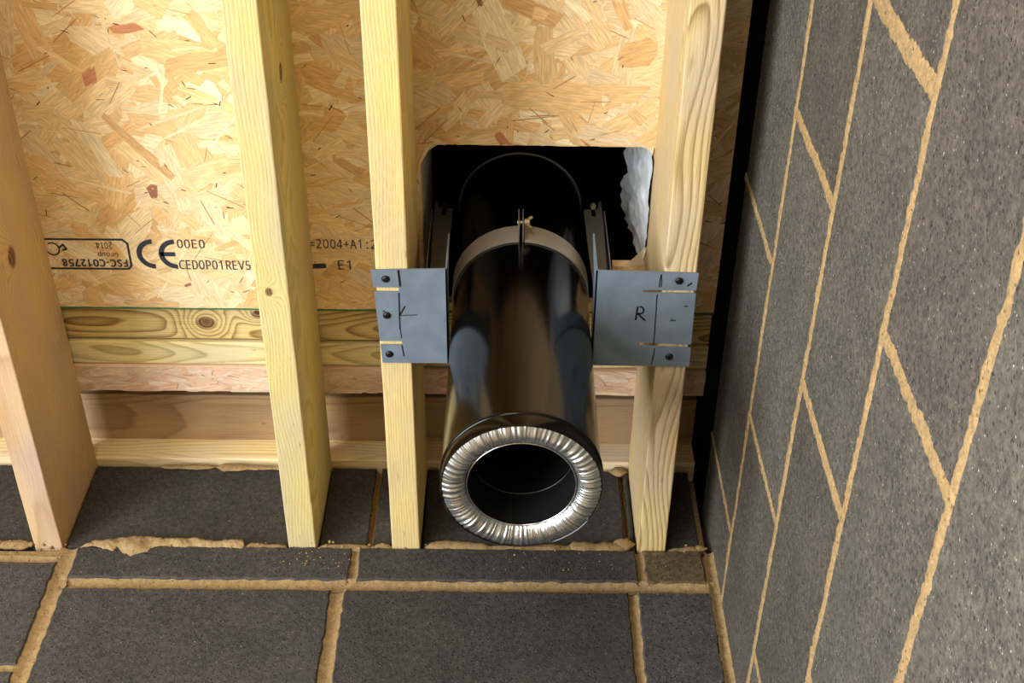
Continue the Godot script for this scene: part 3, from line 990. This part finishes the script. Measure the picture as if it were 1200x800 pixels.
# ------------------------------------------------------------------ the hole's lining
func hole_lining() -> void:
	var t := thing("foil_lining", Vector3(0.214, DECK, -1.0), "crumpled silver foil lining the right side of the cut hole", "foil lining")
	var st := tool(false)
	var rows := []
	for i in 31:
		var z := lerpf(-1.083, -0.879, i / 30.0)
		var row := PackedVector3Array()
		for j in 31:
			var v := j / 30.0
			var y := lerpf(DECK - 0.004, 1.865 + 0.02 * noise.get_noise_2d(z * 20.0, 3.0), v)
			var f := noise.get_noise_2d(z * 16.0 + 7.0, y * 9.0)
			var crease := absf(f) * 0.016 + 0.010 * pow(absf(noise.get_noise_2d(z * 40.0, y * 26.0 + 9.0)), 0.7)
			row.append(Vector3(0.2150 - crease * (0.3 + 0.7 * v) - 0.016 * v, y, z))
		rows.append(row)
	grid(st, rows, Vector3.LEFT)
	part("foil_sheet", st, M.lining, t)
	t = thing("board_lining", Vector3(-0.131, DECK, -1.0), "dull grey brown board lining the left side of the cut hole", "board lining")
	st = tool()
	box(st, Vector3(-0.1435, DECK + 0.0185, -1.12), Vector3(-0.1295, 1.97, -0.866), 0.001)
	part("panel", st, M.lining_dull, t)

# ------------------------------------------------------------------ brackets
func head(st: SurfaceTool, at: Vector3, r: float) -> void:
	lathe(st, PackedVector2Array([Vector2(0.0, -0.0030), Vector2(r * 0.35, -0.0031), Vector2(r * 0.7, -0.0026), Vector2(r * 0.93, -0.0014), Vector2(r, 0.0)]), at, 20)

func brackets() -> void:
	var Y := JB - 0.0028      # underside of the plates
	var ink := Y - 0.0003
	# left bracket: the plate is notched twice from its outer edge
	var L := thing("flue_bracket", Vector3(-0.13, JB, -1.04), "grey steel bracket plate left of the flue with two slots and three black screws", "bracket", "flue brackets")
	var st := tool()
	prism(st, PackedVector2Array([Vector2(-0.0815, -0.957), Vector2(-0.186, -0.960), Vector2(-0.1832, -0.9885), Vector2(-0.1490, -0.9885), Vector2(-0.1480, -0.9910), Vector2(-0.1490, -0.9955), Vector2(-0.1826, -0.9955), Vector2(-0.1786, -1.0795), Vector2(-0.1480, -1.0795), Vector2(-0.1470, -1.0825), Vector2(-0.1480, -1.0862), Vector2(-0.1783, -1.0862), Vector2(-0.1768, -1.1182), Vector2(-0.0815, -1.1178)]), Vector3(0, Y, 0), Vector3.RIGHT, Vector3.BACK, Vector3(0, 0.0022, 0))
	part("plate", st, M.galvanised, L)
	st = tool()
	prism(st, PackedVector2Array([Vector2(-0.957, Y), Vector2(-0.957, 1.580), Vector2(-0.960, 1.580), Vector2(-0.985, 1.530), Vector2(-1.118, 1.510), Vector2(-1.118, Y)]), Vector3(-0.0815, 0, 0), Vector3.BACK, Vector3.UP, Vector3(-0.0022, 0, 0))
	part("flange", st, M.galvanised, L)
	strap(L, -0.1130, -0.0845, -1.02, -1.0)
	for p in [Vector3(-0.1658, Y, -0.9744), Vector3(-0.1668, Y, -1.0350), Vector3(-0.1664, Y, -1.1025)]:
		st = tool()
		head(st, p, 0.0057)
		part("screw", st, M.screw, L, false)
	st = tool()
	ink_strip(st, PackedVector2Array([Vector2(-0.1478, -0.9605), Vector2(-0.1470, -0.972), Vector2(-0.1462, -0.986)]), 0.0030, ink)
	part("marker_line", st, M.marker, L)
	st = tool()
	ink_strip(st, PackedVector2Array([Vector2(-0.1484, -0.9975), Vector2(-0.1490, -1.030), Vector2(-0.1494, -1.058)]), 0.0019, ink)
	part("marker_line", st, M.marker, L)
	st = tool()
	ink_strip(st, PackedVector2Array([Vector2(-0.1492, -1.055), Vector2(-0.1478, -1.074)]), 0.0012, ink)
	part("marker_line", st, M.marker, L)
	st = tool()
	ink_strip(st, PackedVector2Array([Vector2(-0.1476, -1.087), Vector2(-0.1455, -1.1055)]), 0.0018, ink)
	part("marker_line", st, M.marker, L)
	st = tool()
	ink_strip(st, PackedVector2Array([Vector2(-0.1408, -1.0195), Vector2(-0.1486, -1.0345)]), 0.0020, ink)
	part("marker_line", st, M.marker, L)
	st = tool()
	ink_strip(st, PackedVector2Array([Vector2(-0.1486, -1.0350), Vector2(-0.1240, -1.0338)]), 0.0011, ink)
	part("marker_line", st, M.marker, L)
	st = tool()
	ink_strip(st, PackedVector2Array([Vector2(-0.1725, -1.0285), Vector2(-0.1700, -1.0275), Vector2(-0.1685, -1.030)]), 0.0013, ink)
	part("marker_line", st, M.marker, L)
	# right bracket
	var R := thing("flue_bracket", Vector3(0.19, JB, -1.04), "grey steel bracket plate right of the flue, handwritten letter R on it", "bracket", "flue brackets")
	st = tool()
	prism(st, PackedVector2Array([Vector2(0.1225, -0.957), Vector2(0.2628, -0.960), Vector2(0.2618, -0.9885), Vector2(0.1895, -0.9880), Vector2(0.1880, -0.9900), Vector2(0.1895, -0.9930), Vector2(0.2616, -0.9932), Vector2(0.2632, -1.0805), Vector2(0.1885, -1.0778), Vector2(0.1872, -1.0800), Vector2(0.1885, -1.0832), Vector2(0.2633, -1.0862), Vector2(0.2640, -1.1195), Vector2(0.1225, -1.1190)]), Vector3(0, Y, 0), Vector3.RIGHT, Vector3.BACK, Vector3(0, 0.0022, 0))
	part("plate", st, M.galvanised, R)
	st = tool()
	prism(st, PackedVector2Array([Vector2(-0.957, Y), Vector2(-0.957, 1.585), Vector2(-0.960, 1.585), Vector2(-0.985, 1.530), Vector2(-1.118, 1.510), Vector2(-1.118, Y)]), Vector3(0.1225, 0, 0), Vector3.BACK, Vector3.UP, Vector3(0.0022, 0, 0))
	part("flange", st, M.galvanised, R)
	strap(R, 0.1195, 0.1480, -1.02, 1.0)
	for p in [Vector3(0.2368, Y, -0.9725), Vector3(0.2338, Y, -1.1020)]:
		st = tool()
		head(st, p, 0.0057)
		part("screw", st, M.screw, R, false)
	st = tool()
	ink_strip(st, PackedVector2Array([Vector2(0.2115, -0.9625), Vector2(0.2108, -0.968), Vector2(0.2100, -0.983)]), 0.0014, ink)
	part("marker_line", st, M.marker, R)
	st = tool()
	ink_strip(st, PackedVector2Array([Vector2(0.2117, -0.9630), Vector2(0.2128, -0.972), Vector2(0.2130, -0.983)]), 0.0013, ink)
	part("marker_line", st, M.marker, R)
	st = tool()
	ink_strip(st, PackedVector2Array([Vector2(0.2085, -0.9955), Vector2(0.2082, -1.005), Vector2(0.2090, -1.020), Vector2(0.2092, -1.045), Vector2(0.2098, -1.060), Vector2(0.2096, -1.0795)]), 0.0015, ink)
	part("marker_line", st, M.marker, R)
	st = tool()
	ink_strip(st, PackedVector2Array([Vector2(0.2116, -1.0880), Vector2(0.2112, -1.100), Vector2(0.2092, -1.1165)]), 0.0015, ink)
	part("marker_line", st, M.marker, R)
	st = tool()
	ink_strip(st, PackedVector2Array([Vector2(0.2490, -0.9805), Vector2(0.2545, -0.9760)]), 0.0022, ink)
	part("marker_line", st, M.marker, R)
	st = tool()
	ink_strip(st, PackedVector2Array([Vector2(0.2480, -1.0150), Vector2(0.2520, -1.0145)]), 0.0017, ink)
	part("marker_line", st, M.marker, R)
	st = tool()
	ink_strip(st, PackedVector2Array([Vector2(0.2300, -1.0400), Vector2(0.2325, -1.0372), Vector2(0.2345, -1.0395), Vector2(0.2370, -1.0385)]), 0.0014, ink)
	part("marker_line", st, M.marker, R)
	st = tool()
	ink_strip(st, PackedVector2Array([Vector2(0.1828, -1.0165), Vector2(0.1815, -1.0385)]), 0.0026, ink)
	var loop := PackedVector2Array()
	for k in 11:
		var a := deg_to_rad(lerpf(100, -120, k / 10.0))
		loop.append(Vector2(0.1865 + cos(a) * 0.0052, -1.0222 + sin(a) * 0.0060))
	ink_strip(st, loop, 0.0022, ink)
	ink_strip(st, PackedVector2Array([Vector2(0.1845, -1.0282), Vector2(0.1885, -1.033), Vector2(0.1945, -1.0390)]), 0.0026, ink)
	part("handwritten_letter", st, M.marker, R)

func strap(root: Node3D, x0: float, x1: float, z: float, side: float) -> void:
	# the upright strap with a slot open at the top and a return along its outer edge
	var c := lerpf(x0, x1, 0.52)
	var st := tool()
	var y0 := 1.49
	var y1 := 1.785
	var outer := x1 if side > 0 else x0
	var inner := x0 if side > 0 else x1
	var p := PackedVector2Array([Vector2(outer - side * 0.004, y0), Vector2(outer, 1.70), Vector2(outer, y1), Vector2(outer - side * 0.0045, y1), Vector2(outer - side * 0.006, y1 - 0.022), Vector2(c + 0.0034 * side, y1 - 0.024), Vector2(c + 0.0034 * side, y1 - 0.046), Vector2(c - 0.0034 * side, y1 - 0.046), Vector2(c - 0.0034 * side, y1 - 0.024), Vector2(inner, y1 - 0.026), Vector2(inner + side * 0.0015, 1.66), Vector2(inner + side * 0.006, y0)])
	prism(st, p, Vector3(0, 0, z), Vector3.RIGHT, Vector3.UP, Vector3(0, 0, -0.002))
	var s := part("strap", st, M.strap, root)
	st = tool()
	box(st, Vector3(minf(outer + side * 0.003, outer + side * 0.0045), y0, z - 0.03), Vector3(maxf(outer + side * 0.003, outer + side * 0.0045), y1 - 0.028, z), 0.0003)
	part("return_edge", st, M.tab, s)
	st = tool()
	lathe(st, PackedVector2Array([Vector2(0, -0.004), Vector2(0.0042, -0.004), Vector2(0.0046, 0.0), Vector2(0.0046, 0.004), Vector2(0.0, 0.005)]), Vector3(c, y1 - 0.020, z + 0.003), 6)
	part("bolt", st, M.zinc if side > 0 else M.screw, s, false)

# ------------------------------------------------------------------ the flue
func flue() -> void:
	var t := thing("flue_pipe", Vector3(AX.x, 1.185, AX.z), "glossy black twin wall flue pipe hanging through the roof hole", "flue pipe")
	var y0 := 1.185
	var st := tool()
	# outer casing with its rolled bottom edge, locking bead and the joint higher up
	var prof := PackedVector2Array([Vector2(0.0985, y0 + 0.006), Vector2(0.0988, y0 + 0.0008), Vector2(0.0995, y0), Vector2(0.1002, y0 + 0.0012), Vector2(0.1002, y0 + 0.022)])
	for k in 9:
		var a := PI * k / 8.0
		prof.append(Vector2(0.1002 + 0.0020 * sin(a), y0 + 0.0255 - 0.0035 * cos(a)))
	prof.append_array(PackedVector2Array([Vector2(0.1000, y0 + 0.0300), Vector2(0.1000, 2.50)]))
	lathe(st, prof, AX, 160)
	part("outer_casing", st, M.enamel, t, false)
	# the joint with the next length of pipe, up in the hole
	st = tool()
	prof = PackedVector2Array()
	for k in 9:
		var a := PI * k / 8.0
		prof.append(Vector2(0.1001 + 0.0022 * sin(a), 1.874 - 0.0022 * cos(a)))
	lathe(st, prof, AX, 140)
	part("joint_seam", st, M.seam_glint, t, false)
	# pleated foil closing the insulation between casing and liner
	st = tool(false)
	var r := RandomNumberGenerator.new()
	r.seed = 77
	var segs := 420
	var ph := PackedFloat32Array()
	var skew := PackedFloat32Array()
	for k in segs:
		ph.append(0.0010 * noise.get_noise_1d(k * 0.29) * 2.4 + r.randf_range(-0.00030, 0.00030) + (0.0007 if k % 6 < 3 else -0.0004) * (0.5 + noise.get_noise_1d(k * 0.05 + 70.0)))
		skew.append(0.006 * noise.get_noise_1d(k * 0.11 + 300.0))
	var rows := []
	for k in segs + 1:
		var row := PackedVector3Array()
		for j in 10:
			var v := j / 9.0
			var rad := lerpf(0.0985, 0.0690, v)
			var an := TAU * k / segs + skew[k % segs] * v * 4.0
			var dome := 0.0040 * sin(PI * minf(v * 1.15, 1.0))
			var amp := 0.45 + 0.75 * sin(PI * clampf(v * 0.9 + 0.1, 0, 1))
			if j == 9: amp = 0.0
			var y := y0 + 0.0015 - dome + ph[k % segs] * amp + 0.0004 * noise.get_noise_2d(k * 0.9, j * 0.8)
			if v > 0.86: y += (v - 0.86) * 0.05
			row.append(AX + Vector3(cos(an) * rad, y, sin(an) * rad))
		rows.append(row)
	grid(st, rows, Vector3.DOWN)
	part("foil_collar", st, M.foil, t)
	st = tool()
	prof = PackedVector2Array()
	for k in 13:
		var a := TAU * k / 12.0
		prof.append(Vector2(0.0678 + 0.0011 * cos(a), y0 + 0.0075 + 0.0018 * sin(a)))
	lathe(st, prof, AX, 120)
	part("liner_rim", st, M.rim, t, false)
	st = tool()
	lathe(st, PackedVector2Array([Vector2(0.0670, 2.48), Vector2(0.0670, y0 + 0.008)]), AX, 120)
	lathe(st, PackedVector2Array([Vector2(0.0990, 2.495), Vector2(0.0, 2.495)]), AX, 60)
	part("inner_liner", st, M.shaded_inside, t, false)
	st = tool()
	prof = PackedVector2Array()
	for k in 9:
		var a := PI * k / 8.0
		prof.append(Vector2(0.0670 - 0.0014 * sin(a), y0 + 0.066 + 0.003 * cos(a)))
	lathe(st, prof, AX, 100)
	part("liner_bead", st, M.bead_inside, t, false)

func pipe_clamp() -> void:
	var t := thing("pipe_clamp", Vector3(AX.x, 1.60, AX.z), "silver clamp band round the black pipe closed by two upright tabs", "clamp")
	var st := tool()
	# a ring open at the front where the tabs turn out
	var y0 := 1.600
	var y1 := 1.6435
	var gap := 0.045
	var n := 128
	for k in n:
		var a0 := PI / 2 + gap + (TAU - 2 * gap) * k / n
		var a1 := PI / 2 + gap + (TAU - 2 * gap) * (k + 1) / n
		for q in [[0.1022, 1.0], [0.1004, -1.0]]:
			var p := []
			for c in [[a0, y0], [a1, y0], [a1, y1], [a0, y1]]:
				p.append([AX + Vector3(cos(c[0]) * q[0], c[1], sin(c[0]) * q[0]), Vector3(cos(c[0]), 0, sin(c[0])) * q[1]])
			for tr in ([[0, 1, 2], [0, 2, 3]] if q[1] > 0 else [[0, 2, 1], [0, 3, 2]]):
				for i in tr:
					st.set_normal(p[i][1])
					st.add_vertex(p[i][0])
		for e in [[y0, Vector3.DOWN], [y1, Vector3.UP]]:
			var a := AX + Vector3(cos(a0) * 0.1004, e[0], sin(a0) * 0.1004)
			var b := AX + Vector3(cos(a1) * 0.1004, e[0], sin(a1) * 0.1004)
			var c := AX + Vector3(cos(a1) * 0.1022, e[0], sin(a1) * 0.1022)
			var d := AX + Vector3(cos(a0) * 0.1022, e[0], sin(a0) * 0.1022)
			st.set_normal(e[1])
			quad(st, a, b, c, d, e[1])
	part("band", st, M.band, t, false)
	for s in [-1.0, 1.0]:
		st = tool()
		var x: float = AX.x - 0.0008 + s * 0.0030
		box(st, Vector3(x - 0.0009, y0, -0.983), Vector3(x + 0.0009, y1 + 0.004, -0.955), 0.0003)
		part("tab", st, M.tab, t)
	# bolt through the tabs with a wing nut on the right
	st = tool()
	tube(st, Vector3(AX.x - 0.006, 1.626, -0.965), Vector3(AX.x + 0.012, 1.626, -0.965), 0.0026, 12)
	part("bolt", st, M.zinc, t)
	st = tool()
	tube(st, Vector3(AX.x + 0.0045, 1.626, -0.965), Vector3(AX.x + 0.0110, 1.626, -0.965), 0.0058, 16)
	for s in [-1.0, 1.0]:
		tube(st, Vector3(AX.x + 0.008, 1.626 + s * 0.003, -0.965 + s * 0.002), Vector3(AX.x + 0.0150, 1.626 + s * 0.0105, -0.965 + s * 0.003), 0.0024, 10)
	part("wing_nut", st, M.zinc, t)

func tube(st: SurfaceTool, a: Vector3, b: Vector3, r: float, segs: int) -> void:
	var d := (b - a).normalized()
	var u := d.cross(Vector3.UP if absf(d.y) < 0.9 else Vector3.RIGHT).normalized()
	var v := d.cross(u)
	for k in segs:
		var p := u * cos(TAU * k / segs) * r + v * sin(TAU * k / segs) * r
		var q := u * cos(TAU * (k + 1) / segs) * r + v * sin(TAU * (k + 1) / segs) * r
		quad(st, a + p, a + q, b + q, b + p, p + q)
		tri(st, a, a + p, a + q, -d)
		tri(st, b, b + p, b + q, d)
